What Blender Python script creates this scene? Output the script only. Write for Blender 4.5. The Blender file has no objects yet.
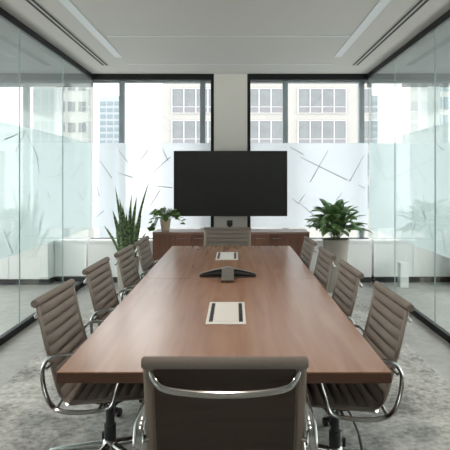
import bpy, bmesh, math, random
from mathutils import Vector, Matrix
PI = math.pi
SC = bpy.context.scene
COL = SC.collection
rnd = random.Random(7)

# ------------------------------------------------------------------ materials
def new_mat(name):
    m = bpy.data.materials.new(name); m.use_nodes = True
    nt = m.node_tree; nt.nodes.clear()
    out = nt.nodes.new('ShaderNodeOutputMaterial')
    return m, nt, out
def N(nt, typ, **kw):
    n = nt.nodes.new(typ)
    for k, v in kw.items():
        if k in n.inputs.keys(): n.inputs[k].default_value = v
        else: setattr(n, k, v)
    return n
def rgba(c): return (c[0], c[1], c[2], 1)
def plain(name, c, rough=0.5, metal=0.0, spec=0.5, var=0.0, scale=20, bump=0.0, bscale=200, emit=None, es=0):
    m, nt, out = new_mat(name)
    b = N(nt, 'ShaderNodeBsdfPrincipled')
    b.inputs['Base Color'].default_value = rgba(c); b.inputs['Roughness'].default_value = rough
    b.inputs['Metallic'].default_value = metal; b.inputs['Specular IOR Level'].default_value = spec
    tc = N(nt, 'ShaderNodeTexCoord')
    if var:
        no = N(nt, 'ShaderNodeTexNoise'); no.inputs['Scale'].default_value = scale; no.inputs['Detail'].default_value = 4
        nt.links.new(tc.outputs['Object'], no.inputs['Vector'])
        mx = N(nt, 'ShaderNodeMix', data_type='RGBA')
        mx.inputs[6].default_value = rgba([x*(1-var) for x in c]); mx.inputs[7].default_value = rgba([min(1, x*(1+var)) for x in c])
        nt.links.new(no.outputs['Fac'], mx.inputs[0]); nt.links.new(mx.outputs[2], b.inputs['Base Color'])
    if bump:
        n2 = N(nt, 'ShaderNodeTexNoise'); n2.inputs['Scale'].default_value = bscale
        nt.links.new(tc.outputs['Object'], n2.inputs['Vector'])
        bp = N(nt, 'ShaderNodeBump'); bp.inputs['Strength'].default_value = bump; bp.inputs['Distance'].default_value = 0.002
        nt.links.new(n2.outputs['Fac'], bp.inputs['Height']); nt.links.new(bp.outputs['Normal'], b.inputs['Normal'])
    if emit:
        b.inputs['Emission Color'].default_value = rgba(emit); b.inputs['Emission Strength'].default_value = es
    nt.links.new(b.outputs[0], out.inputs['Surface'])
    return m
def wood(name, c1, c2, rough, axis='Y', sc=1.0, spec=0.5):
    m, nt, out = new_mat(name)
    b = N(nt, 'ShaderNodeBsdfPrincipled'); b.inputs['Roughness'].default_value = rough; b.inputs['Specular IOR Level'].default_value = spec
    tc = N(nt, 'ShaderNodeTexCoord'); mp = N(nt, 'ShaderNodeMapping')
    s = {'X': (0.8, 13, 13), 'Y': (13, 0.8, 13), 'Z': (13, 13, 0.8)}[axis]
    mp.inputs['Scale'].default_value = [v*sc for v in s]
    nt.links.new(tc.outputs['Object'], mp.inputs['Vector'])
    n1 = N(nt, 'ShaderNodeTexNoise'); n1.inputs['Scale'].default_value = 1.6; n1.inputs['Detail'].default_value = 2.5; n1.inputs['Distortion'].default_value = 0.6
    nt.links.new(mp.outputs['Vector'], n1.inputs['Vector'])
    n2 = N(nt, 'ShaderNodeTexNoise'); n2.inputs['Scale'].default_value = 0.25; n2.inputs['Detail'].default_value = 2
    nt.links.new(mp.outputs['Vector'], n2.inputs['Vector'])
    ad = N(nt, 'ShaderNodeMath', operation='MULTIPLY_ADD'); ad.inputs[1].default_value = 0.6
    nt.links.new(n1.outputs['Fac'], ad.inputs[0])
    m2 = N(nt, 'ShaderNodeMath', operation='MULTIPLY'); m2.inputs[1].default_value = 0.45
    nt.links.new(n2.outputs['Fac'], m2.inputs[0]); nt.links.new(m2.outputs[0], ad.inputs[2])
    cr = N(nt, 'ShaderNodeValToRGB'); cr.color_ramp.elements[0].position = 0.36; cr.color_ramp.elements[1].position = 0.70
    cr.color_ramp.elements[0].color = rgba(c1); cr.color_ramp.elements[1].color = rgba(c2)
    nt.links.new(ad.outputs[0], cr.inputs[0]); nt.links.new(cr.outputs[0], b.inputs['Base Color'])
    nt.links.new(b.outputs[0], out.inputs['Surface'])
    return m
def glass_mat(name, tint, ior=1.5):
    m, nt, out = new_mat(name)
    t = N(nt, 'ShaderNodeBsdfTransparent'); t.inputs['Color'].default_value = rgba(tint)
    g = N(nt, 'ShaderNodeBsdfGlossy'); g.inputs['Color'].default_value = (0.96, 1, 0.99, 1); g.inputs['Roughness'].default_value = 0.0
    f = N(nt, 'ShaderNodeFresnel'); f.inputs['IOR'].default_value = ior
    ge = N(nt, 'ShaderNodeNewGeometry'); io = N(nt, 'ShaderNodeMix', data_type='FLOAT')
    io.inputs[2].default_value = ior; io.inputs[3].default_value = 1/ior      # same reflectance on both faces of the pane
    nt.links.new(ge.outputs['Backfacing'], io.inputs[0]); nt.links.new(io.outputs[0], f.inputs['IOR'])
    mx = N(nt, 'ShaderNodeMixShader')
    nt.links.new(f.outputs[0], mx.inputs[0]); nt.links.new(t.outputs[0], mx.inputs[1]); nt.links.new(g.outputs[0], mx.inputs[2])
    nt.links.new(mx.outputs[0], out.inputs['Surface'])
    return m
def film_mat(name, c, clear):
    m, nt, out = new_mat(name)
    tr = N(nt, 'ShaderNodeBsdfTranslucent'); tr.inputs['Color'].default_value = rgba(c)
    di = N(nt, 'ShaderNodeBsdfDiffuse'); di.inputs['Color'].default_value = rgba(c)
    tp = N(nt, 'ShaderNodeBsdfTransparent')
    a = N(nt, 'ShaderNodeMixShader'); a.inputs[0].default_value = 0.38
    b = N(nt, 'ShaderNodeMixShader'); b.inputs[0].default_value = clear
    nt.links.new(tr.outputs[0], a.inputs[1]); nt.links.new(di.outputs[0], a.inputs[2])
    nt.links.new(a.outputs[0], b.inputs[1]); nt.links.new(tp.outputs[0], b.inputs[2])
    nt.links.new(b.outputs[0], out.inputs['Surface'])
    return m
def mottled(name, cols, sc1, sc2, rough):
    m, nt, out = new_mat(name)
    b = N(nt, 'ShaderNodeBsdfPrincipled'); b.inputs['Roughness'].default_value = rough; b.inputs['Specular IOR Level'].default_value = 0.15
    tc = N(nt, 'ShaderNodeTexCoord')
    n1 = N(nt, 'ShaderNodeTexNoise'); n1.inputs['Scale'].default_value = sc1; n1.inputs['Detail'].default_value = 9; n1.inputs['Roughness'].default_value = 0.72; n1.inputs['Distortion'].default_value = 0.8
    n2 = N(nt, 'ShaderNodeTexNoise'); n2.inputs['Scale'].default_value = sc2; n2.inputs['Detail'].default_value = 5
    mp = N(nt, 'ShaderNodeMapping'); mp.inputs['Scale'].default_value = (1, 1, 1)
    nt.links.new(tc.outputs['Object'], mp.inputs['Vector'])
    nt.links.new(mp.outputs['Vector'], n1.inputs['Vector']); nt.links.new(tc.outputs['Object'], n2.inputs['Vector'])
    mm = N(nt, 'ShaderNodeMix', data_type='FLOAT'); mm.inputs[0].default_value = 0.35
    nt.links.new(n1.outputs['Fac'], mm.inputs[2]); nt.links.new(n2.outputs['Fac'], mm.inputs[3])
    cr = N(nt, 'ShaderNodeValToRGB'); e = cr.color_ramp.elements
    e[0].position = 0.40; e[0].color = rgba(cols[0]); e[1].position = 0.61; e[1].color = rgba(cols[2])
    k = e.new(0.5); k.color = rgba(cols[1])
    nt.links.new(mm.outputs[0], cr.inputs[0]); nt.links.new(cr.outputs[0], b.inputs['Base Color'])
    bp = N(nt, 'ShaderNodeBump'); bp.inputs['Strength'].default_value = 0.15; bp.inputs['Distance'].default_value = 0.004
    nt.links.new(n2.outputs['Fac'], bp.inputs['Height']); nt.links.new(bp.outputs['Normal'], b.inputs['Normal'])
    nt.links.new(b.outputs[0], out.inputs['Surface'])
    return m
def leaf_mat(name, c1, c2, scale, rough=0.4):
    m, nt, out = new_mat(name)
    b = N(nt, 'ShaderNodeBsdfPrincipled'); b.inputs['Roughness'].default_value = rough; b.inputs['Specular IOR Level'].default_value = 0.4
    tc = N(nt, 'ShaderNodeTexCoord'); no = N(nt, 'ShaderNodeTexNoise'); no.inputs['Scale'].default_value = scale; no.inputs['Detail'].default_value = 3
    nt.links.new(tc.outputs['Object'], no.inputs['Vector'])
    cr = N(nt, 'ShaderNodeValToRGB'); cr.color_ramp.elements[0].position = 0.38; cr.color_ramp.elements[1].position = 0.66
    cr.color_ramp.elements[0].color = rgba(c1); cr.color_ramp.elements[1].color = rgba(c2)
    nt.links.new(no.outputs['Fac'], cr.inputs[0]); nt.links.new(cr.outputs[0], b.inputs['Base Color'])
    tl = N(nt, 'ShaderNodeBsdfTranslucent'); nt.links.new(cr.outputs[0], tl.inputs['Color'])
    mx = N(nt, 'ShaderNodeMixShader'); mx.inputs[0].default_value = 0.25
    nt.links.new(b.outputs[0], mx.inputs[1]); nt.links.new(tl.outputs[0], mx.inputs[2])
    nt.links.new(mx.outputs[0], out.inputs['Surface'])
    return m

M = {}
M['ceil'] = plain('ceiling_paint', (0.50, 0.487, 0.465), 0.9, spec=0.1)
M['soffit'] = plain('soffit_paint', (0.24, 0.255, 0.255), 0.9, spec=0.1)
M['wall'] = plain('wall_paint', (0.62, 0.59, 0.55), 0.85, spec=0.2, var=0.03, scale=3)
M['white'] = plain('white_laminate', (0.80, 0.82, 0.82), 0.45, var=0.02, scale=4)
M['kick'] = plain('dark_plinth', (0.035, 0.038, 0.04), 0.5)
M['black_frame'] = plain('black_aluminium', (0.010, 0.011, 0.012), 0.5, spec=0.2)
M['alu'] = plain('grey_aluminium', (0.25, 0.28, 0.295), 0.45, spec=0.4)
M['seal'] = plain('glass_joint', (0.30, 0.36, 0.36), 0.4)
M['glass'] = glass_mat('partition_glass', (0.95, 0.98, 0.972), 1.30)
M['window_glass'] = glass_mat('window_glass', (0.96, 0.98, 0.98), 1.45)
M['film'] = film_mat('frosted_film', (0.70, 0.74, 0.785), 0.08)
M['film_side'] = film_mat('frosted_film_partition', (0.52, 0.60, 0.61), 0.09)
M['stroke'] = plain('film_line', (0.24, 0.26, 0.29), 0.6)
M['stroke_pale'] = plain('film_line_pale', (0.30, 0.35, 0.36), 0.6)
M['concrete'] = mottled('polished_concrete', [(0.33, 0.33, 0.315), (0.39, 0.385, 0.365), (0.44, 0.435, 0.415)], 1.2, 12, 0.45)
M['rug'] = mottled('distressed_rug', [(0.23, 0.222, 0.21), (0.44, 0.428, 0.405), (0.64, 0.625, 0.595)], 1.7, 30, 0.95)
M['table_wood'] = wood('walnut_top', (0.31, 0.145, 0.083), (0.455, 0.245, 0.153), 0.24, 'Y', 1.0, 0.75)
M['table_edge'] = wood('walnut_edge', (0.08, 0.036, 0.022), (0.135, 0.066, 0.040), 0.45, 'X', 1.0, 0.4)
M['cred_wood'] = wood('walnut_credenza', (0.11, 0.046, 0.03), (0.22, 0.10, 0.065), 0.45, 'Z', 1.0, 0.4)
M['cred_top_lit'] = wood('credenza_top_lit', (0.22, 0.13, 0.095), (0.32, 0.20, 0.15), 0.3, 'X', 1.0, 0.5)  # paler than the doors: reflected light put into the wood colour
M['fabric'] = plain('taupe_mesh', (0.24, 0.205, 0.182), 0.75, spec=0.3, var=0.07, scale=60, bump=0.25, bscale=600)
M['layer'] = plain('dark_back_mesh', (0.072, 0.055, 0.045), 0.85, spec=0.2, var=0.08, scale=60, bump=0.25, bscale=600)
M['rail'] = plain('satin_rail', (0.30, 0.25, 0.215), 0.42, metal=0.6)
M['chrome'] = plain('polished_aluminium', (0.50, 0.495, 0.48), 0.18, metal=1.0)
M['black'] = plain('black_plastic', (0.015, 0.015, 0.017), 0.45)
M['screen'] = plain('dark_screen', (0.022, 0.022, 0.022), 0.30, spec=0.35)
M['phone_shell'] = plain('taupe_phone_shell', (0.17, 0.155, 0.14), 0.4)
M['phone_dark'] = plain('phone_grille', (0.018, 0.018, 0.02), 0.6, bump=0.5, bscale=500)
M['plate'] = plain('power_plate', (0.86, 0.83, 0.79), 0.55)
M['light'] = plain('light_diffuser', (0.55, 0.575, 0.59), 0.4, emit=(0.92, 0.97, 1.0), es=0.004)
M['fill_lens'] = plain('fill_lens', (0.8, 0.78, 0.74), 0.4, emit=(1.0, 0.85, 0.68), es=3.0)  # glowing face of the added overhead fill lamps
M['slot'] = plain('air_slot', (0.015, 0.015, 0.015), 0.7)
M['planter'] = plain('stone_planter', (0.31, 0.28, 0.245), 0.8, var=0.08, scale=9, bump=0.2, bscale=60)
M['pot'] = plain('beige_pot', (0.55, 0.44, 0.33), 0.7, var=0.05)
M['soil'] = plain('soil', (0.035, 0.025, 0.018), 0.95, var=0.4, scale=60)
M['snake'] = leaf_mat('snake_leaf', (0.03, 0.065, 0.03), (0.22, 0.30, 0.12), 34, 0.45)
M['broad'] = leaf_mat('broad_leaf', (0.06, 0.15, 0.045), (0.33, 0.47, 0.21), 7, 0.35)
M['pothos'] = leaf_mat('pothos_leaf', (0.05, 0.13, 0.02), (0.20, 0.34, 0.07), 14, 0.4)
M['stem'] = plain('green_stem', (0.10, 0.17, 0.05), 0.6)
M['stone'] = plain('facade_stone', (0.30, 0.293, 0.282), 0.9, var=0.05, scale=0.6, spec=0.1)
M['facade_pane'] = plain('facade_glazing', (0.13, 0.14, 0.15), 0.12, var=0.35, scale=0.9)
M['facade_panel'] = plain('facade_panel', (0.15, 0.15, 0.165), 0.6)
M['facade_frame'] = plain('facade_window_frame', (0.40, 0.40, 0.40), 0.6)
M['tower'] = plain('tower_wall', (0.33, 0.36, 0.38), 0.6, spec=0.2)
M['tower_pane'] = plain('tower_glazing', (0.16, 0.21, 0.24), 0.15)
M['pale'] = plain('pale_render', (0.38, 0.38, 0.37), 0.9, spec=0.1)
M['street'] = plain('street', (0.30, 0.30, 0.31), 0.95, var=0.1, scale=0.05)

# ------------------------------------------------------------------ mesh helpers
class MB:
    def __init__(self): self.bm = bmesh.new()
    def box(self, x0, x1, y0, y1, z0, z1, bev=0.0, seg=2, mat=None):
        r = bmesh.ops.create_cube(self.bm, size=1)
        vs = r['verts']
        for v in vs:
            v.co = Vector(((x0+x1)/2 + v.co.x*(x1-x0), (y0+y1)/2 + v.co.y*(y1-y0), (z0+z1)/2 + v.co.z*(z1-z0)))
        if bev > 0:
            es = list({e for v in vs for e in v.link_edges})
            bmesh.ops.bevel(self.bm, geom=es, offset=bev, segments=seg, affect='EDGES', profile=0.5)
        return self
    def tube(self, pts, ra, rb=None, seg=10, closed=False, up=None, caps=True):
        """sweep an ellipse (ra along the side vector, rb along the other) over pts; ra may be a list"""
        pts = [Vector(p) for p in pts]; n = len(pts)
        ras = ra if isinstance(ra, (list, tuple)) else [ra]*n
        rbs = ras if rb is None else (rb if isinstance(rb, (list, tuple)) else [rb]*n)
        rings = []; prev = None
        for i, p in enumerate(pts):
            if closed: t = (pts[(i+1) % n] - pts[i-1])
            else: t = pts[min(i+1, n-1)] - pts[max(i-1, 0)]
            t.normalize()
            ref = Vector(up) if up else (prev if prev else (Vector((0, 0, 1)) if abs(t.z) < 0.9 else Vector((1, 0, 0))))
            s = ref - t*ref.dot(t)
            if s.length < 1e-6: s = Vector((1, 0, 0)) - t*t.x
            s.normalize(); b = t.cross(s); prev = s
            rings.append([self.bm.verts.new(p + s*ras[i]*math.cos(a) + b*rbs[i]*math.sin(a)) for a in [2*PI*k/seg for k in range(seg)]])
        m = n if closed else n-1
        for i in range(m):
            A, B = rings[i], rings[(i+1) % n]
            for k in range(seg): self.bm.faces.new((A[k], A[(k+1) % seg], B[(k+1) % seg], B[k]))
        if not closed and caps:
            self.bm.faces.new(rings[0][::-1]); self.bm.faces.new(rings[-1])
        return self
    def lathe(self, prof, cx=0, cy=0, seg=24, axis='Z', cz=0):
        rings = []
        for r, h in prof:
            ring = []
            for k in range(seg):
                a = 2*PI*k/seg; u, v = max(r, 1e-4)*math.cos(a), max(r, 1e-4)*math.sin(a)
                p = {'Z': (cx+u, cy+v, cz+h), 'X': (cx+h, cy+u, cz+v), 'Y': (cx+u, cy+h, cz+v)}[axis]
                ring.append(self.bm.verts.new(p))
            rings.append(ring)
        for A, B in zip(rings, rings[1:]):
            for k in range(seg): self.bm.faces.new((A[k], A[(k+1) % seg], B[(k+1) % seg], B[k]))
        self.bm.faces.new(rings[0][::-1]); self.bm.faces.new(rings[-1])
        return self
    def prism(self, poly, z0, z1, axis='Z'):
        def P(u, v, w): return {'Z': (u, v, w), 'Y': (u, w, v), 'X': (w, u, v)}[axis]
        a = [self.bm.verts.new(P(u, v, z0)) for u, v in poly]; b = [self.bm.verts.new(P(u, v, z1)) for u, v in poly]
        n = len(poly)
        self.bm.faces.new(a[::-1]); self.bm.faces.new(b)
        for i in range(n): self.bm.faces.new((a[i], a[(i+1) % n], b[(i+1) % n], b[i]))
        return self
    def quad(self, *ps):
        self.bm.faces.new([self.bm.verts.new(p) for p in ps]); return self
    def build(self, name, mat, parent=None, loc=(0, 0, 0), smooth=False, rot=None):
        bmesh.ops.recalc_face_normals(self.bm, faces=self.bm.faces[:])
        me = bpy.data.meshes.new(name); self.bm.to_mesh(me); self.bm.free()
        if smooth:
            me.shade_smooth()
            try: me.set_sharp_from_angle(angle=math.radians(40))
            except Exception: pass
        me.materials.append(M[mat] if isinstance(mat, str) else mat)
        o = bpy.data.objects.new(name, me); COL.objects.link(o)
        o.location = loc
        if rot: o.rotation_euler = rot
        if parent: o.parent = parent
        return o
def tag(o, label=None, cat=None, group=None, kind=None):
    if label: o['label'] = label
    if cat: o['category'] = cat
    if group: o['group'] = group
    if kind: o['kind'] = kind
    return o
def thing(name, label, cat, loc=(0, 0, 0), rz=0, group=None, kind=None):
    o = bpy.data.objects.new(name, None); COL.objects.link(o)
    o.location = loc; o.rotation_euler = (0, 0, rz); o.empty_display_size = 0.1
    return tag(o, label, cat, group, kind)
def copy_tree(o, parent=None):
    c = o.copy(); COL.objects.link(c)
    if parent: c.parent = parent
    for ch in [x for x in o.children]: copy_tree(ch, c)
    return c
def catmull(pts, k=8, closed=False):
    P = [Vector(p) for p in pts]; n = len(P); out = []
    rng = range(n) if closed else range(n-1)
    for i in rng:
        p0 = P[(i-1) % n] if closed or i > 0 else P[i]*2 - P[i+1]
        p1, p2 = P[i], P[(i+1) % n]
        p3 = P[(i+2) % n] if closed or i+2 < n else P[i+1]*2 - P[i]
        for j in range(k):
            t = j/k
            out.append(0.5*((2*p1) + (p2-p0)*t + (2*p0-5*p1+4*p2-p3)*t*t + (3*p1-p0-3*p2+p3)*t**3))
    if not closed: out.append(P[-1])
    return out

# ------------------------------------------------------------------ dimensions (metres; viewer at the origin, looking along +Y)
XL, XR = -2.11, 1.96            # glass side walls
YB = 7.94                        # window wall
YF = -1.6                        # wall behind the viewer
H = 3.0
XO = 4.8                         # extent of the neighbouring rooms
FB, FT = 0.757, 2.008             # frosted band
XC = -0.042                      # table centre line

# ------------------------------------------------------------------ setting: floor, ceiling
o = MB().box(-XO, XO, YF, 8.5, -0.12, 0).build('floor', 'concrete'); tag(o, 'pale grey polished concrete floor', 'floor', kind='structure')
c = thing('ceiling', 'pale grey suspended ceiling above the table', 'ceiling', kind='structure')
MB().box(XL, XR, YF, 8.5, H+0.02, H+0.2).build('ceiling_slab', 'ceil', c)
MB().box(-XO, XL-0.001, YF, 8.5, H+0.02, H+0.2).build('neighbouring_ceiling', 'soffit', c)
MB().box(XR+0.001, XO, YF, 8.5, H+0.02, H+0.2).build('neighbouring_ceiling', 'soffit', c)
MB().box(-1.944, 1.81, YF, 7.60, H, H+0.0195).build('ceiling_panel', 'ceil', c)
o = MB().box(-XO, XO, YF-0.15, YF, 0, H+0.0195).build('wall_front', 'wall'); tag(o, 'plain wall facing the windows', 'wall', kind='structure')
o = MB().box(-0.308, 0.179, YB-0.03, YB+0.42, 0, H+0.0195).build('wall_back', 'wall'); tag(o, 'beige pier between the two black framed windows', 'wall', kind='structure')
o = MB().box(-2.98, -2.66, YB+0.02, YB+0.42, 0, H+0.0195).build('wall_left_column', 'white'); tag(o, 'white column seen through the left glass wall', 'wall', kind='structure')
o = MB().box(2.84, 3.02, YB+0.02, YB+0.42, 0, H+0.0195).build('wall_right_column', 'white'); tag(o, 'white column seen through the right glass wall', 'wall', kind='structure')

o = MB().box(-XO-0.15, -XO, YF-0.15, 0.3, 0, H+0.0195).build('wall_left_light_block', 'wall'); tag(o, 'added light blocking wall out of view on the left', 'wall', kind='structure')  # unseen stub of wall, added to cut side light near the viewer
o = MB().box(XO, XO+0.15, YF-0.15, 0.3, 0, H+0.0195).build('wall_right_light_block', 'wall'); tag(o, 'added light blocking wall out of view on the right', 'wall', kind='structure')  # its unseen counterpart, added to hold back light from the right

def strokes(mb, segs, w, plane, pos, d):
    """thin raised line marks on a glass plane; segs are (u0, z0, u1, z1)"""
    for u0, z0, u1, z1 in segs:
        a = Vector((u0, z0)); b = Vector((u1, z1)); t = (b-a).normalized(); nrm = Vector((-t.y, t.x))*w/2
        q = [a+nrm*0.6, a-nrm*0.6, b-nrm*1.2, b+nrm*1.2]
        mb.prism([(p.x, p.y) for p in q], pos, pos+d, axis=plane)
    return mb

# glass side walls ---------------------------------------------------------------
seamsL = [YF, -0.03, 1.30, 2.63, 3.96, 5.29, 6.62, YB-0.032]
SL = [(4.91, 1.0, 5.11, 0.76), (5.17, 0.76, 5.37, 1.11), (5.42, 1.94, 5.17, 1.72), (5.42, 1.94, 5.8, 1.66), (4.95, 0.92, 5.06, 0.97), (5.71, 1.74, 5.8, 1.53),
      (5.52, 1.32, 5.55, 1.25), (6.04, 1.33, 6.14, 1.24), (5.92, 1.12, 5.8, 0.89), (6.59, 1.62, 6.45, 1.46), (5.40, 1.94, 4.93, 1.82), (7.21, 1.3, 7.5, 1.15), (4.2, 1.7, 4.6, 1.2), (3.3, 1.2, 3.1, 0.8)]
SR = [(5.87, 1.23, 6.0, 0.91), (5.69, 1.18, 5.51, 1.04), (5.32, 1.23, 5.19, 1.13), (5.12, 1.0, 5.0, 0.77), (5.24, 1.81, 5.07, 1.73), (5.81, 1.04, 5.97, 0.84), (5.45, 0.99, 5.33, 0.86),
      (7.41, 1.84, 7.21, 1.63), (6.36, 1.15, 6.28, 1.03), (5.6, 1.3, 5.55, 0.95), (4.3, 1.5, 4.6, 1.1), (3.2, 1.0, 3.4, 1.4)]
def side_wall(name, X, s, label, segs):
    w = thing(name, label, 'glass wall', (X, 0, 0), kind='structure')
    for a, b in zip(seamsL, seamsL[1:]):
        last = b > YB-0.1
        if last:   # notched over the sill cabinet
            MB().prism([(a+0.004, 0.06), (7.60, 0.06), (7.60, 0.63), (b-0.004, 0.63), (b-0.004, H-0.052), (a+0.004, H-0.052)], -0.006, 0.006, axis='X').build('glass_panel', 'glass', w)
        else:
            MB().box(-0.006, 0.006, a+0.004, b-0.004, 0.06, H-0.052).build('glass_panel', 'glass', w)
        if not last: MB().box(-0.005, 0.005, b-0.0035, b+0.0035, 0.06, H-0.052).build('joint_seal', 'seal', w)
    MB().quad((-s*0.009, YF, FB), (-s*0.009, YB-0.03, FB), (-s*0.009, YB-0.03, FT), (-s*0.009, YF, FT)).build('frosted_film', 'film_side', w)
    x = s*0.0065
    strokes(MB(), [(a, b+0.025, c_, d+0.025) for a, b, c_, d in segs], 0.010, 'X', min(x, x+s*0.001), 0.001).build('line_pattern', 'stroke_pale', w)
    MB().box(-0.024, 0.024, YF, 7.61, 0, 0.065, 0.003).build('base_rail', 'black_frame', w)
    MB().box(-0.02, 0.02, YF, YB, H-0.05, H+0.0195).build('top_rail', 'black_frame', w)
    return w
side_wall('wall_left', XL, 1, 'frameless glass wall with frosted band on the left', SL)
side_wall('wall_right', XR, -1, 'frameless glass wall with frosted band on the right', SR)

# windows --------------------------------------------------------------------------
BL = [(-1.74, 1.87, -1.6, 1.69), (-1.75, 1.54, -1.53, 1.47), (-2.07, 0.89, -1.96, 0.98), (-1.24, 1.53, -0.97, 1.77), (-1.23, 1.35, -0.94, 1.32), (-1.42, 1.72, -1.3, 1.87), (-2.02, 1.72, -1.84, 1.46), (-1.27, 1.05, -1.12, 1.28), (-2.06, 1.35, -2.03, 1.19), (-1.09, 1.9, -1.0, 1.72)]
BR = [(0.97, 1.77, 1.68, 1.43), (1.39, 1.87, 1.12, 1.4), (1.93, 1.80, 1.71, 1.41), (1.05, 1.23, 0.96, 1.11), (0.96, 1.1, 1.17, 0.92), (1.84, 1.36, 1.94, 1.31), (1.6, 1.25, 1.51, 1.13), (0.82, 1.92, 1.02, 1.81), (0.85, 1.16, 0.96, 1.08), (1.3, 0.95, 1.18, 0.77)]
def window(name, x0, x1, label, framed, mulls, segs):
    w = thing(name, label, 'window', (0, YB, 0), kind='structure')
    if framed:
        f = MB(); t = 0.045
        lx, rx = framed
        f.box(x0, x1, -0.03, 0.05, H-0.068, H+0.0195); f.box(x0, x1, -0.03, 0.05, 0.55, 0.61)
        if lx: f.box(x0, x0+t, -0.03, 0.05, 0.545, H-0.068)
        if rx: f.box(x1-t, x1, -0.03, 0.05, 0.545, H-0.068)
        f.build('frame', 'black_frame', w)
    else:
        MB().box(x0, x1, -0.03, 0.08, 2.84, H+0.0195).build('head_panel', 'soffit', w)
    MB().box(x0+0.003, x1-0.003, 0.008, 0.018, 0.54, H-0.06 if framed else 2.845).build('glass_pane', 'window_glass', w)
    if framed: MB().quad((x0+0.004, 0.023, FB), (x1-0.004, 0.023, FB), (x1-0.004, 0.023, FT), (x0+0.004, 0.023, FT)).build('frosted_film', 'film', w)
    if segs: strokes(MB(), [(a*0.985, b+0.03, c_*0.985, d+0.03) for a, b, c_, d in segs], 0.010, 'Y', 0.0055, 0.001).build('line_pattern', 'stroke', w)
    MB().box(x0, x1, 0.15, 0.25, 2.925, H+0.0195).build('head_rail', 'alu', w)
    MB().box(x0, x1, 0.15, 0.25, 0.40, 0.50).build('bottom_rail', 'alu', w)
    MB().box(x0, x1, 0.10, 0.40, 0, 0.40).build('sill_wall', 'wall', w)
    for mx in mulls: MB().box(mx-0.038, mx+0.038, 0.15, 0.25, 0.50, 2.925).build('mullion', 'alu', w)
window('window_1', XL+0.001, -0.310, 'left black framed window with frosted lower band', (0, 1), [-1.70, -0.485], BL)
window('window_2', 0.181, XR-0.001, 'right black framed window with frosted lower band', (1, 0), [0.755, 1.90], BR)
window('window_3', -XO, XL-0.001, 'window in the neighbouring room on the left', None, [-3.14, -3.9], None)
window('window_4', XR+0.001, XO, 'window in the neighbouring room on the right', None, [2.9, 4.1], None)

# sill cabinets --------------------------------------------------------------------
def sill_cabinet(label, x0, x1, y0, joints, ends=True):
    t = thing('sill_cabinet', label, 'cabinet', ((x0+x1)/2, YB-0.05, 0)); hw = (x1-x0)/2; d = y0-(YB-0.05); f = y0-(YB-0.05)
    MB().box(-hw, hw, f+0.012, 0, 0.085, 0.57).build('body', 'white', t)
    MB().box(-hw, hw, f+0.05, 0, 0, 0.085).build('plinth', 'kick', t)
    MB().box(-hw-0.0, hw+0.0, f-0.012, 0, 0.57, 0.605, 0.003).build('top', 'white', t)
    n = joints
    for i in range(n):
        a = -hw + 2*hw*i/n + 0.003; b = -hw + 2*hw*(i+1)/n - 0.003
        MB().box(a, b, f, f+0.012, 0.09, 0.565, 0.0015, 1).build('front_panel', 'white', t)
    return t
sill_cabinet('low white sill cabinet under the left black framed window', XL+0.02, -1.165, 7.66, 2)
sill_cabinet('low white sill cabinet behind the tall potted broad leaf plant', 1.055, XR-0.02, 7.66, 2)
sill_cabinet('low white sill cabinet just outside the left glass wall', -2.585, XL-0.02, 7.74, 1)
sill_cabinet('deeper white sill cabinet at far left beyond the glass wall', -XO+0.02, -2.595, 7.50, 4)
sill_cabinet('low white sill cabinet just outside the right glass wall', XR+0.02, 3.10, 7.70, 2)
sill_cabinet('deeper white sill cabinet at far right beyond the glass wall', 3.11, XO-0.02, 7.25, 3)

# ceiling fittings -----------------------------------------------------------------
def strip_light(label, x, y0, y1):
    t = thing('linear_light', label, 'light', (x, (y0+y1)/2, H), group='long ceiling lights'); L = (y1-y0)/2
    MB().box(-0.045, 0.045, -L, L, -0.006, -0.0005, 0.002, 1).build('diffuser', 'light', t)
strip_light('long white recessed ceiling light left of the table', -1.445, YF+0.2, 6.72)
strip_light('long white recessed ceiling light right of the table', 1.272, YF+0.2, 6.70)
def cross_trim(label, y, x0, x1, w):
    t = thing('linear_light', label, 'light', ((x0+x1)/2, y, H)); L = (x1-x0)/2
    MB().box(-L, L, -w/2, w/2, -0.006, -0.0005, 0.002, 1).build('diffuser', 'light', t)
cross_trim('thin white cross light spanning the ceiling between the long lights', 5.72, -1.36, 1.215, 0.028)
cross_trim('short thin white cross light on the ceiling nearest the windows', 7.13, -1.42, 1.28, 0.026)
def air_slot(label, x, y0, y1):
    t = thing('slot_diffuser', label, 'air vent', (x, (y0+y1)/2, H)); L = (y1-y0)/2
    MB().box(-0.05, 0.05, -L, L, -0.004, -0.0005).build('frame', 'ceil', t)
    for sx in (-0.024, 0.024): MB().box(sx-0.013, sx+0.013, -L+0.02, L-0.02, -0.006, -0.0045).build('slot', 'slot', t)
air_slot('long black double slot air diffuser in ceiling on the left', -1.73, YF+0.2, 7.22)
air_slot('long black double slot air diffuser in ceiling on the right', 1.60, YF+0.2, 7.22)

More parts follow.
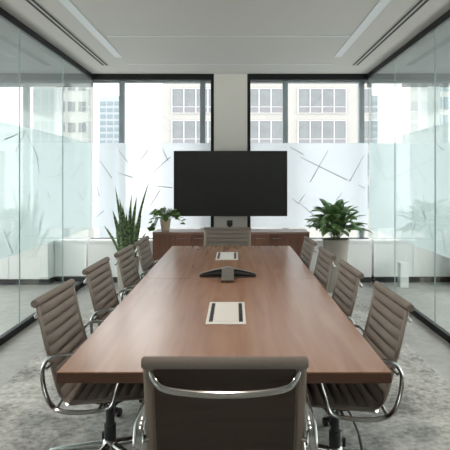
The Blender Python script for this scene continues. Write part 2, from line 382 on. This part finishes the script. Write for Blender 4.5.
def fill(label, x, y):  # unseen overhead lamp, added to warm and brighten the table and chairs
    t = thing('added_fill_lamp', label, 'light', (x, y, H), group='added overhead fill lamps')
    MB().lathe([(0.075, -0.0005), (0.095, -0.0005), (0.095, -0.006), (0.078, -0.008)], seg=28).build('trim', 'white', t, smooth=True)
    MB().lathe([(0.002, -0.0085), (0.074, -0.0085), (0.074, -0.010), (0.002, -0.010)], seg=28).build('lens', 'fill_lens', t)
    ld = bpy.data.lights.new('lamp', 'AREA'); ld.shape = 'DISK'; ld.size = 0.14; ld.energy = 2.8; ld.color = (1.0, 0.90, 0.79)
    lo = bpy.data.objects.new('lamp', ld); COL.objects.link(lo); lo.parent = t; lo.location = (0, 0, -0.013)
for yy, w in ((0.9, 'nearest the front wall'), (2.3, 'over the near half of the table'), (3.7, 'over the middle of the table')):
    fill('added round overhead downlight on the centre line, ' + w, -0.09, yy)

# rug --------------------------------------------------------------------------------
RZ = 0.012
o = MB().box(-1.66, 1.54, -1.2, 6.93, 0.0005, RZ, 0.004).build('rug', 'rug'); tag(o, 'large mottled grey distressed rug under the conference table', 'rug')

# ------------------------------------------------------------------ conference table
T = thing('conference_table', 'long walnut conference table in the middle of the room', 'table', (XC, 4.055, RZ))
TH = 0.74-RZ; hw, hl = 0.655, 1.945
for s in (-1, 1):
    y0, y1 = (-hl, -0.0012) if s < 0 else (0.0012, hl)
    tp = MB().box(-hw, hw, y0, y1, TH-0.006, TH, 0.0015, 1).build('tabletop', 'table_wood', T)
    MB().box(-hw+0.0008, hw-0.0008, y0+0.0008, y1-0.0008, TH-0.044, TH-0.0062).build('edge_band', 'table_edge', tp)
for yy in (-0.98, 0.98):
    p = MB().box(-0.14, 0.14, yy-0.30, yy+0.30, 0.03, TH-0.0445, 0.004).build('pedestal', 'table_edge', T)
    MB().box(-0.17, 0.17, yy-0.34, yy+0.34, 0, 0.03, 0.004).build('foot_plate', 'black', p)

def power_module(label, x, y):
    t = thing('power_module', label, 'power outlet', (x, y, 0.7405), group='power modules in the tabletop')
    MB().box(-0.105, 0.105, -0.245, 0.245, 0, 0.005, 0.002).build('plate', 'plate', t)
    MB().box(-0.062, 0.062, -0.20, 0.20, 0.0052, 0.0068, 0.0006, 1).build('lid', 'plate', t)
    for s in (-1, 1):
        b = MB().box(s*0.079-0.0105, s*0.079+0.0105, -0.205, 0.205, 0.0052, 0.0072).build('slot', 'black', t)
        m = MB()
        for k in range(9): m.box(s*0.079-0.006, s*0.079+0.006, -0.18+k*0.043, -0.155+k*0.043, 0.0074, 0.0080)
        m.build('brush', 'slot', b)
power_module('white power plate in tabletop nearest the camera', XC-0.006, 3.03)
power_module('white power plate in tabletop behind the conference phone', XC-0.035, 5.22)

# conference phone: three winged body with a front leg --------------------------------
CP = thing('conference_phone', 'dark three winged conference phone in the middle of the table', 'phone', (XC-0.012, 4.08, 0.7405))
def wing(ang, L, w0, w1, h0, h1):
    m = MB(); d = Vector((math.cos(ang), math.sin(ang), 0)); n = Vector((-d.y, d.x, 0)); rings = []
    K = 9
    for i in range(K):
        u = i/(K-1); r = L*u; w = w0 + (w1-w0)*u**0.8; top = h0 + (h1-h0)*(u**1.35); bot = 0.012*(1-u)+0.0 if u < 0.9 else 0.0
        c = d*r
        ring = []
        for a in range(12):
            th = 2*PI*a/12; yy = math.cos(th); zz = math.sin(th)
            ring.append(m.bm.verts.new(c + n*w*yy + Vector((0, 0, (top+bot)/2 + (top-bot)/2*zz))))
        rings.append(ring)
    for A, B in zip(rings, rings[1:]):
        for k in range(12): m.bm.faces.new((A[k], A[(k+1) % 12], B[(k+1) % 12], B[k]))
    m.bm.faces.new(rings[0][::-1]); m.bm.faces.new(rings[-1])
    return m
def ridge(ang, L, w0, w1, h0, h1):
    """taupe strap that runs over the top of a wing"""
    d = Vector((math.cos(ang), math.sin(ang), 0)); pts = []
    for i in range(10):
        u = i/9; pts.append(d*(L*u) + Vector((0, 0, h0+(h1-h0)*(u**1.35)+0.001)))
    n = Vector((-d.y, d.x, 0))
    return MB().tube(pts, [w0+(w1-w0)*i/9 for i in range(10)], 0.006, seg=10, up=n)
for ang, L, w in ((math.radians(20), 0.222, 0.062), (math.radians(160), 0.222, 0.062), (math.radians(270), 0.17, 0.040)):
    b = wing(ang, L, w, w*0.45, 0.068, 0.016).build('wing', 'phone_dark', CP, smooth=True)
    front = abs(ang-math.radians(270)) < 0.01
    (ridge(ang, L*1.06, 0.042, 0.048, 0.078, 0.012) if front else ridge(ang, L*0.99, 0.040, 0.018, 0.076, 0.018)).build('ridge', 'phone_shell', b, smooth=True)
MB().lathe([(0.001, 0.086), (0.022, 0.085), (0.042, 0.078), (0.048, 0.062), (0.046, 0.02), (0.03, 0.012)]).build('dome', 'phone_shell', CP, smooth=True)
# ------------------------------------------------------------------ office chairs
PROF = [(.278, .415), (.268, .440), (.225, .457), (.12, .452), (0, .439), (-.08, .432), (-.128, .437), (-.163, .463), (-.184, .51), (-.206, .59), (-.236, .695), (-.262, .81), (-.278, .880)]
prof = catmull([(0, y, z) for y, z in PROF], 12)
def arclen(P):
    s = [0]
    for a, b in zip(P, P[1:]): s.append(s[-1]+(b-a).length)
    return s
def resample(P, ds):
    S = arclen(P); n = int(S[-1]/ds); out = []; j = 0
    for i in range(n+1):
        t = S[-1]*i/n
        while j < len(S)-2 and S[j+1] < t: j += 1
        u = (t-S[j])/(S[j+1]-S[j]); out.append((P[j].lerp(P[j+1], u), t))
    return out
RS = resample(prof, 0.0055)
RIB = RS[-1][1]/18
SPLIT = next(i for i, (p, t) in enumerate(RS) if p.y < -0.165)
def sling(i0, i1, hw):
    m = MB(); front = []; back = []
    n = len(RS); cols = 9
    for i in range(i0, i1+1):
        p, t = RS[i]; a = RS[max(i-1, 0)][0]; b = RS[min(i+1, n-1)][0]; tg = (b-a).normalized()
        nr = Vector((0, -tg.z, tg.y));  nr = -nr if nr.dot(Vector((0, 0.6, 0.8))) < 0 else nr
        puff = abs(math.sin(PI*t/RIB))**0.55
        rf, rb = [], []
        for k in range(cols):
            u = -1+2*k/(cols-1); edge = (1-abs(u)**6)
            rf.append(m.bm.verts.new(p + Vector((u*hw, 0, 0)) + nr*(0.002+0.018*puff*edge)))
            rb.append(m.bm.verts.new(p + Vector((u*hw, 0, 0)) - nr*(0.004+0.005*puff*edge)))
        front.append(rf); back.append(rb)
    for R in (front, back):
        for A, B in zip(R, R[1:]):
            for k in range(cols-1): m.bm.faces.new((A[k], A[k+1], B[k+1], B[k]))
    for k in (0, cols-1):
        for i in range(len(front)-1): m.bm.faces.new((front[i][k], front[i+1][k], back[i+1][k], back[i][k]))
    for i in (0, -1):
        for k in range(cols-1): m.bm.faces.new((front[i][k], front[i][k+1], back[i][k+1], back[i][k]))
    return m
def make_chair(label):
    c = thing('office_chair', label, 'chair', group='ribbed taupe office chairs around the table')
    HW = 0.238
    seat = sling(0, SPLIT, HW).build('seat', 'fabric', c, smooth=True)
    back = sling(SPLIT, len(RS)-1, HW).build('backrest', 'fabric', c, smooth=True)
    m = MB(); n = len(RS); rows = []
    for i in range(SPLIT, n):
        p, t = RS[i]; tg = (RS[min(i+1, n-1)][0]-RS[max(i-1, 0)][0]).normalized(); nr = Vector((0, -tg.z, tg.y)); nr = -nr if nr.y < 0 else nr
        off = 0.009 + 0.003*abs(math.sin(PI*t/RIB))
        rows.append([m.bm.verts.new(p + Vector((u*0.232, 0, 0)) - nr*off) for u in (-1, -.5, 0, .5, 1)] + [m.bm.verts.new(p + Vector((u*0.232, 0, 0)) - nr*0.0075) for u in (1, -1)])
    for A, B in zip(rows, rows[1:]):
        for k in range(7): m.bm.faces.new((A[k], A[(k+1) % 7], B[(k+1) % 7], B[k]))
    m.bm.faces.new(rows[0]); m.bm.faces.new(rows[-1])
    lin = m.build('back_layer', 'layer', c, smooth=True); lin['label'] = 'dark brown mesh back lining'  # thin layer behind the backrest, darker than its front
    for o in (seat, back): o.data.shade_smooth()
    MB().lathe([(0.006, -0.272), (0.015, -0.271), (0.019, -0.266), (0.020, -0.255), (0.020, 0.255), (0.019, 0.266), (0.015, 0.271), (0.006, 0.272)], 0, -0.287, 20, 'X', 0.896).build('top_roll', 'fabric', c, smooth=True)
    railp = [p for p in catmull([(0, y, z) for y, z in PROF], 4)]
    for s in (-1, 1):
        MB().tube([p + Vector((s*0.252, 0, 0)) for p in railp], 0.0165, 0.008, seg=10, up=(1, 0, 0)).build('side_rail', 'rail', c, smooth=True)
        loop = [(-.185, .662), (-.05, .669), (.075, .667), (.122, .648), (.128, .59), (.105, .51), (.085, .445), (.045, .418), (-.04, .405), (-.13, .405), (-.195, .432), (-.228, .50), (-.240, .58), (-.228, .628)]
        lp = catmull([(s*0.293, y, z) for y, z in loop], 5, closed=True)
        arm = MB().tube(lp, 0.018, 0.009, seg=10, closed=True, up=(1, 0, 0)).build('armrest', 'chrome', c, smooth=True)
        for y, z in ((-0.216, 0.605), (-0.165, 0.437), (0.03, 0.430)):
            MB().tube([(s*0.248, y+0.005, z+0.012), (s*0.291, y-0.006, z-0.012 if y > -0.2 else z)], 0.008, seg=8).build('bracket', 'chrome', arm, smooth=True)
    sp = catmull([(-.245, -.275, .862), (-.228, -.290, .836), (-.19, -.312, .818), (-.09, -.325, .809), (0, -.329, .807), (.09, -.325, .809), (.19, -.312, .818), (.228, -.290, .836), (.245, -.275, .862)], 4)
    MB().tube(sp, 0.0115, 0.008, seg=10, up=(0, 0, 1)).build('back_stretcher', 'chrome', c, smooth=True)
    MB().tube(catmull([(-.245, .07, .425), (-.16, .04, .40), (0, .02, .392), (.16, .04, .40), (.245, .07, .425)], 5), 0.012, seg=10, up=(0, 0, 1)).build('seat_stretcher', 'chrome', c, smooth=True)
    MB().tube(catmull([(-.245, -.14, .425), (-.16, -.10, .40), (0, -.07, .392), (.16, -.10, .40), (.245, -.14, .425)], 5), 0.012, seg=10, up=(0, 0, 1)).build('seat_stretcher', 'chrome', c, smooth=True)
    tm = MB().prism([(-.115, .35), (-.09, .405), (.09, .405), (.11, .37), (.04, .335), (-.04, .335)], -0.045, 0.045, axis='X').build('tilt_mechanism', 'black', c)
    MB().tube([(0, .10, .37), (0, .155, .355)], [0.010, 0.010], seg=10).lathe([(0.012, 0), (0.022, 0.004), (0.022, 0.03), (0.012, 0.034)], 0, .15, 12, 'Y', .352).build('tension_knob', 'black', tm, smooth=True)
    MB().tube([(-.04, -.03, .37), (-.10, -.05, .35), (-.16, -.07, .30), (-.185, -.078, .27)], [0.005, 0.005, 0.005, 0.005], seg=8).tube([(-.178, -.076, .28), (-.196, -.082, .235), (-.200, -.083, .215)], [0.010, 0.017, 0.008], 0.007, seg=8).build('lever', 'black', tm, smooth=True)
    MB().tube([(0, 0, .12), (0, 0, .22), (0, 0, .2201), (0, 0, .345)], [0.030, 0.030, 0.022, 0.022], seg=16).build('column', 'black', c, smooth=True)
    base = MB().lathe([(0.02, 0.075), (0.038, 0.08), (0.040, 0.125), (0.034, 0.140), (0.0285, 0.145)], seg=20).build('base_hub', 'chrome', c, smooth=True)
    leg0 = cas0 = None
    for k in range(5):
        a = -PI/2 + 2*PI*k/5
        if k == 0:
            leg0 = MB().tube([(0.03, 0, .112), (0.10, 0, .106), (0.22, 0, .092), (0.30, 0, .080), (0.315, 0, .076)], [0.021, 0.020, 0.017, 0.015, 0.010], [0.022, 0.018, 0.013, 0.010, 0.007], seg=12, up=(0, 1, 0)).build('leg', 'chrome', c, smooth=True)
            leg0.rotation_euler = (0, 0, a)
            cas0 = MB().tube([(0.302, 0, .080), (0.302, 0, .045)], 0.007, seg=8).box(0.275, 0.310, -0.011, 0.011, 0.030, 0.056, 0.004).build('caster', 'black', c, smooth=True)
            cas0.rotation_euler = (0, 0, a)
            for s in (-1, 1): MB().lathe([(0.015, s*0.012), (0.026, s*0.014), (0.0275, s*0.020), (0.024, s*0.028), (0.010, s*0.030)], 0.283, 0, 18, 'Y', 0.0275).build('wheel', 'black', cas0, smooth=True)
        else:
            l = copy_tree(leg0, c); l.rotation_euler = (0, 0, a)
            q = copy_tree(cas0, c); q.rotation_euler = (0, 0, a)
    return c
chair0 = None
def place_chair(roll_xy, ang, label, low=0):
    """ang: direction the sitter faces (radians from +X); roll_xy: centre of the top roll"""
    global chair0
    d = Vector((math.cos(ang), math.sin(ang)))
    if chair0 is None: o = chair0 = make_chair(label)
    else: o = copy_tree(chair0); o['label'] = label
    if low:
        for ch in o.children:
            if ch.name.split('.')[0] not in ('leg', 'caster', 'base_hub', 'column'): ch.location.z -= low
    o.location = (roll_xy[0]+d.x*0.288, roll_xy[1]+d.y*0.288, RZ+0.0005); o.rotation_euler = (0, 0, ang-PI/2)
R = math.radians
place_chair((-0.088, 6.22), R(270), 'ribbed taupe office chair at the far end below the television')
lt = [(-0.931, 2.79, 'nearest the camera'), (-0.932, 3.64, 'second from the camera'), (-0.895, 4.36, 'third from the camera'), (-0.872, 5.06, 'the farthest, beside the snake plant')]
rt = [(0.789, 2.715, 'nearest the camera'), (0.752, 3.51, 'second from the camera'), (0.722, 4.24, 'third from the camera'), (0.705, 5.06, 'the farthest, beside the credenza')]
for x, y, w in lt: place_chair((x, y), R(-1.5), 'ribbed taupe chair on the table\'s left side, ' + w)
for x, y, w in rt: place_chair((x, y), R(181.5), 'ribbed taupe chair on the table\'s right side, ' + w)

place_chair((-0.033, 1.758), R(90), 'ribbed taupe office chair at the near end with its back to the camera', 0.012)

# ------------------------------------------------------------------ credenza, television, camera
CX0, CX1, CY0, CY1, CZ = -1.132, 1.023, 7.40, 7.90, 0.75
K = thing('credenza', 'long low walnut credenza under the television', 'cabinet', ((CX0+CX1)/2, (CY0+CY1)/2, 0))
w2, d2 = (CX1-CX0)/2, (CY1-CY0)/2
MB().box(-w2, w2, -d2+0.022, d2, 0.06, CZ-0.03).build('body', 'cred_wood', K)
MB().box(-w2+0.03, w2-0.03, -d2+0.06, d2-0.02, 0, 0.06).build('plinth', 'kick', K)
MB().box(-w2, w2, -d2, d2, CZ-0.03, CZ, 0.003).build('top', 'cred_top_lit', K)
for i in range(4):
    a = -w2+0.004 + i*(2*w2/4); b = a + 2*w2/4 - 0.008
    dr = MB().box(a, b, -d2+0.002, -d2+0.021, 0.065, CZ-0.035, 0.002).build('door', 'cred_wood', K)
    hx = b-0.13 if i % 2 == 0 else a+0.09
    hx -= 0.0
    MB().tube([(hx-0.065, -d2-0.022, CZ-0.085), (hx+0.065, -d2-0.022, CZ-0.085)], 0.006, seg=8).tube([(hx-0.05, -d2-0.022, CZ-0.085), (hx-0.05, -d2+0.003, CZ-0.085)], 0.004, seg=6).tube([(hx+0.05, -d2-0.022, CZ-0.085), (hx+0.05, -d2+0.003, CZ-0.085)], 0.004, seg=6).build('handle', 'rail', dr, smooth=True)

TV = thing('television', 'large black flat television on the pier between windows', 'television', (-0.065, YB-0.15, 1.413))
MB().box(-0.82, 0.82, 0, 0.045, -0.472, 0.472, 0.006).build('bezel', 'black', TV)
MB().box(-0.811, 0.811, -0.0016, -0.0004, -0.460, 0.464).build('screen', 'screen', TV)
MB().box(-0.20, 0.20, 0.0455, 0.118, -0.20, 0.20, 0.004).build('wall_bracket', 'black', TV)

VC = thing('conference_camera', 'small black conference camera standing on credenza below the television', 'camera', (-0.075, 7.72, CZ+0.0005))
MB().box(-0.115, 0.115, -0.05, 0.05, 0, 0.035, 0.012, 3).build('base', 'black', VC, smooth=True)
MB().tube([(0, 0, 0.034), (0, 0, 0.06)], 0.018, seg=14).build('neck', 'black', VC, smooth=True)
hd = MB().box(-0.042, 0.042, -0.045, 0.045, 0.058, 0.142, 0.016, 4).build('head', 'black', VC, smooth=True)
MB().lathe([(0.026, -0.049), (0.028, -0.058), (0.022, -0.060), (0.018, -0.055)], 0, 0, 20, 'Y', 0.10).build('lens', 'screen', hd, smooth=True)

# ------------------------------------------------------------------ plants
def leaf_strip(m, pts, widths, side, fold=0.25):
    """lance shaped leaf: centre line pts, half widths, folded along the midrib"""
    rows = []
    for i, p in enumerate(pts):
        t = (pts[min(i+1, len(pts)-1)] - pts[max(i-1, 0)]).normalized()
        s = (side - t*side.dot(t)).normalized(); nrm = s.cross(t)
        w = widths[i]
        rows.append([m.bm.verts.new(p - s*w + nrm*w*fold), m.bm.verts.new(p), m.bm.verts.new(p + s*w + nrm*w*fold)])
    for A, B in zip(rows, rows[1:]):
        m.bm.faces.new((A[0], A[1], B[1], B[0])); m.bm.faces.new((A[1], A[2], B[2], B[1]))

def planter(prof, parent, mat): return MB().lathe(prof, seg=36).build('pot', mat, parent, smooth=True)

# snake plant, left of the credenza
PX, PY = -1.44, 7.25
S = thing('snake_plant', 'tall snake plant with upright dark green blades left of credenza', 'plant', (PX, PY, 0))
planter([(0.10, 0.0), (0.125, 0.005), (0.155, 0.40), (0.158, 0.43), (0.145, 0.435), (0.14, 0.40), (0.05, 0.395)], S, 'planter')
MB().lathe([(0.137, 0.39), (0.137, 0.412), (0.06, 0.42)], seg=28).build('soil', 'soil', S, smooth=True)
fm = MB()
blades = [(-.09, .0, -.325, .02, .86, .028), (-.03, -.03, -.155, -.06, 1.37, .033), (-.07, .02, -.21, .03, 1.06, .035), (.0, .03, .035, .10, 1.27, .033), (.02, -.04, .05, -.03, 1.18, .036),
          (.04, .0, .115, .03, 1.245, .034), (.06, .03, .27, .08, 1.43, .030), (.06, -.03, .20, -.05, 1.08, .034), (.09, .02, .255, .0, .77, .026), (-.02, .05, -.09, .10, 1.12, .034),
          (.03, .06, .09, .12, 1.08, .033), (-.05, -.06, -.10, -.10, .94, .036), (.03, -.07, .03, -.12, .95, .036), (-.01, -.01, -.02, .0, 1.02, .036), (.07, -.05, .13, -.12, .90, .035), (-.08, -.04, -.14, -.08, .85, .034), (.08, .04, .17, .06, .98, .034), (-.04, .05, -.13, .09, 1.22, .032), (.01, -.09, -.04, -.13, 1.05, .034)]
for bx, by, tx, ty, tz, w in blades:
    a = Vector((bx, by, 0.405)); b = Vector((tx, ty, tz)); n = 12; tw = rnd.uniform(-0.6, 0.6)
    pts = []; ws = []
    for i in range(n):
        u = i/(n-1); sag = Vector((tx-bx, ty-by, 0))*(u*u-u)*0.5
        pts.append(a.lerp(b, u)+sag); ws.append(max(0.72*w*(0.62+0.9*u-0.5*u*u)*(1 if u < 0.62 else max(0.0, 1-((u-0.62)/0.38)**1.7)), 0.0012))
    leaf_strip(fm, pts, ws, Vector((math.cos(tw), math.sin(tw), 0)), 0.35)
fo = fm.build('foliage', 'snake', S, smooth=True); fo.data.shade_smooth()

# broad leaf plant in tall planter, right
BX, BY = 1.335, 7.15
B = thing('broadleaf_plant', 'bushy broad leaf plant in a tall tapered stone planter', 'plant', (BX, BY, 0))
planter([(0.105, 0.0), (0.115, 0.006), (0.172, 0.66), (0.175, 0.685), (0.160, 0.69), (0.152, 0.65), (0.05, 0.645)], B, 'planter')
MB().lathe([(0.150, 0.64), (0.150, 0.662), (0.06, 0.67)], seg=28).build('soil', 'soil', B, smooth=True)
fm = MB(); sm = MB()
NL = 74
for i in range(NL):
    az = i*2.39996 + rnd.uniform(-.3, .3); u = (i+0.5)/NL
    el = math.radians(92 - 54*u**0.9) + rnd.uniform(-.15, .15)
    L = rnd.uniform(0.26, 0.34); d = Vector((math.cos(az), math.sin(az), 0))
    st = Vector((0, 0, 0.67)) + d*0.03 + Vector((0, 0, rnd.uniform(0.0, 0.10)))
    pl = rnd.uniform(0.10, 0.19) + 0.12*(1-u)
    p1 = st + d*pl*math.cos(el) + Vector((0, 0, pl*math.sin(el)))
    sm.tube([st, st.lerp(p1, 0.5)+Vector((0, 0, 0.01)), p1], 0.0045, seg=5)
    pts = [p1.copy()]; e = el; n = 10; wv = rnd.uniform(0.052, 0.076)
    dr = rnd.uniform(0.11, 0.23)
    for k in range(1, n):
        e -= dr; pts.append(pts[-1] + (d*math.cos(e) + Vector((0, 0, math.sin(e))))*(L/(n-1)))
    ws = [max(wv*math.sin(PI*min(1, (k/(n-1))**0.75))**0.8, 0.001) for k in range(n)]
    leaf_strip(fm, pts, ws, Vector((-d.y, d.x, rnd.uniform(-.35, .35))).normalized(), 0.3)
fo = fm.build('foliage', 'broad', B, smooth=True); fo.data.shade_smooth()
sm.build('stems', 'stem', B, smooth=True)

# pothos on the credenza
QX, QY = -0.985, 7.64
Q = thing('pothos_plant', 'small trailing pothos in a beige pot on the credenza', 'plant', (QX, QY, CZ+0.0005))
planter([(0.050, 0.0), (0.056, 0.003), (0.076, 0.145), (0.078, 0.16), (0.068, 0.162), (0.064, 0.145), (0.02, 0.14)], Q, 'pot')
MB().lathe([(0.062, 0.138), (0.062, 0.148), (0.02, 0.152)], seg=20).build('soil', 'soil', Q, smooth=True)
fm = MB(); sm = MB()
def heart(m, p, d, up, s):
    side = d.cross(up).normalized(); up2 = side.cross(d).normalized()
    out = [(0, 0), (-.1, .30), (.10, .50), (.45, .44), (.75, .24), (1.05, 0)]
    mid = [m.bm.verts.new(p + d*s*x*1.0 - up2*s*0.05*x) for x in (0.0, .25, .6, 1.05)]
    for sg in (-1, 1):
        e = [m.bm.verts.new(p + d*s*x + side*s*y*sg + up2*s*0.16*y) for x, y in out[1:5]]
        for f in ((mid[0], e[0], e[1], mid[1]), (mid[1], e[1], e[2], mid[2]), (mid[2], e[2], e[3], mid[3])): m.bm.faces.new(f)
spots = []
for i in range(62):
    az = i*2.39996; rr = 0.04 + 0.135*((i+.5)/62)**0.6; zz = 0.27 - 0.5*max(0, rr-0.075) + rnd.uniform(-.065, .055)
    spots.append((Vector((rr*math.cos(az)*1.05, rr*math.sin(az)*0.8, zz)), az))
for i in range(12):
    spots.append((Vector((-0.13-0.065*rnd.random(), -0.10+0.12*rnd.random(), 0.015+0.12*rnd.random())), PI+rnd.uniform(-1, 1)))
for i in range(4): spots.append((Vector((0.19+0.04*rnd.random(), rnd.uniform(-.06, .06), 0.10+0.09*rnd.random())), rnd.uniform(-.8, .8)))
for p, az in spots:
    d = Vector((math.cos(az), math.sin(az), rnd.uniform(-.7, .4))).normalized()
    heart(fm, p, d, Vector((rnd.uniform(-.3, .3), rnd.uniform(-.8, 0), 1)).normalized(), rnd.uniform(0.058, 0.080))
    sm.tube(catmull([(0.02*math.cos(az), 0.02*math.sin(az), 0.14), (p.x*0.6, p.y*0.6, max(p.z, 0.17)+0.02), tuple(p)], 4), 0.0022, seg=4)
fo = fm.build('foliage', 'pothos', Q, smooth=True)
sm.build('stems', 'stem', Q, smooth=True)

# white lidded bin in the neighbouring room
WB = thing('white_container', 'slim white lidded bin beyond the right glass wall', 'bin', (2.31, 7.42, 0))
MB().prism([(-.055, -.07), (.055, -.07), (.055, .07), (-.055, .07)], 0, 0.31).build('body', 'white', WB)
MB().box(-0.058, 0.058, -0.073, 0.073, 0.3105, 0.335, 0.004).build('lid', 'white', WB)

# ------------------------------------------------------------------ city outside
o = MB().box(-400, 400, 12, 700, -41, -40).build('ground', 'street'); tag(o, 'street level far below the windows', 'ground', kind='structure')
FY = 54.0
A = thing('stone_building', 'pale stone office block across the street with rows of windows', 'building', (4.0, FY, -40))
MB().box(-11.3, 12.3, 0, 16, 0, 85).build('facade', 'stone', A)
W0 = None
for col in range(4):
    for row in range(-2, 4):
        x = -6.3 + 6.3*col - 4.0; z = 40 + 4.7 + 3.2*row
        if W0 is None:
            W0 = MB()
            for k in range(5): W0.box(k*1.2-0.05, k*1.2+0.05, -0.16, 0.02, 0, 2.5)
            for zz in (0.0, 0.62, 2.44): W0.box(0.05, 4.75, -0.14, 0.02, zz, zz+0.06)
            W0 = W0.build('window', 'facade_frame', A)
            MB().box(0, 4.8, -0.08, -0.01, 0.66, 2.46).build('pane', 'facade_pane', W0)
            MB().box(0, 4.8, -0.10, -0.01, 0.04, 0.64).build('spandrel', 'facade_panel', W0)
            w = W0
        else: w = copy_tree(W0, A)
        w.location = (x, 0, z)
        if col == 3: w.scale = (0.72, 1, 1)
G = thing('glass_tower', 'distant bluish tower seen through the left black framed window', 'building', (-69.5, 300, -40))
MB().box(-6, 6, 0, 14, 0, 87).build('facade', 'tower', G)
w0 = None
for r in range(16):
    for cidx in range(3):
        if w0 is None: w = w0 = MB().box(-1.5, 1.5, -0.3, -0.02, 0, 2.1).build('window', 'tower_pane', G)
        else: w = copy_tree(w0, G)
        w.location = (-4 + 4*cidx, 0, 84 - 3.6*r - 2.4)
P = thing('pale_building', 'white apartment block seen through the left glass wall', 'building', (-24.2, 80, -40))
MB().box(-2.5, 2.5, 0, 3, 0, 75).prism([(-2.6, 75), (2.6, 75), (2.6, 75.6), (-2.6, 75.6)], -0.3, 3.2, axis='Y').build('facade', 'pale', P)
w0 = None
for r in range(6):
    for cidx in range(3):
        if w0 is None: w = w0 = MB().box(-0.5, 0.5, -0.12, -0.01, 0, 1.4).build('window', 'facade_pane', P)
        else: w = copy_tree(w0, P)
        w.location = (-1.55 + 1.55*cidx, 0, 54.4 - 3.1*r)
D = thing('office_tower', 'grey blue glazed tower seen through the right glass wall', 'building', (38.5, 100, -40))
MB().box(-2.9, 2.9, 0, 10, 0, 80).build('facade', 'pale', D)
w0 = None
for r in range(7):
    for cidx in range(2):
        if w0 is None: w = w0 = MB().box(-1.2, 1.2, -0.2, -0.01, 0, 2.2).build('window', 'tower_pane', D)
        else: w = copy_tree(w0, D)
        w.location = (-1.4 + 2.8*cidx, 0, 57.5 - 3.3*r)

# ------------------------------------------------------------------ light
W = bpy.data.worlds.new('World'); SC.world = W; W.use_nodes = True
nt = W.node_tree; nt.nodes.clear()
out = nt.nodes.new('ShaderNodeOutputWorld'); bg = nt.nodes.new('ShaderNodeBackground')
bg.inputs['Color'].default_value = (1.0, 0.985, 0.965, 1); bg.inputs['Strength'].default_value = 1.0
nt.links.new(bg.outputs[0], out.inputs['Surface'])

# ------------------------------------------------------------------ camera
cam = bpy.data.cameras.new('camera'); co = bpy.data.objects.new('camera', cam); COL.objects.link(co)
co.location = (0, 0, 1.5); co.rotation_euler = (PI/2, 0, 0)
cam.sensor_width = 36; cam.lens = 540/450*36; cam.shift_x = -10/450; cam.shift_y = -47.5/450
cam.clip_start = 0.05; cam.clip_end = 1500
SC.camera = co
vs = SC.view_settings
vs.view_transform = 'Standard'; vs.look = 'None'; vs.gamma = 1; vs.use_curve_mapping = False
vs.exposure = 2.06
cy = SC.cycles
cy.use_denoising = True; cy.use_adaptive_sampling = False
cy.max_bounces = 12; cy.transparent_max_bounces = 24; cy.diffuse_bounces = 6; cy.glossy_bounces = 6
cy.sample_clamp_indirect = 6
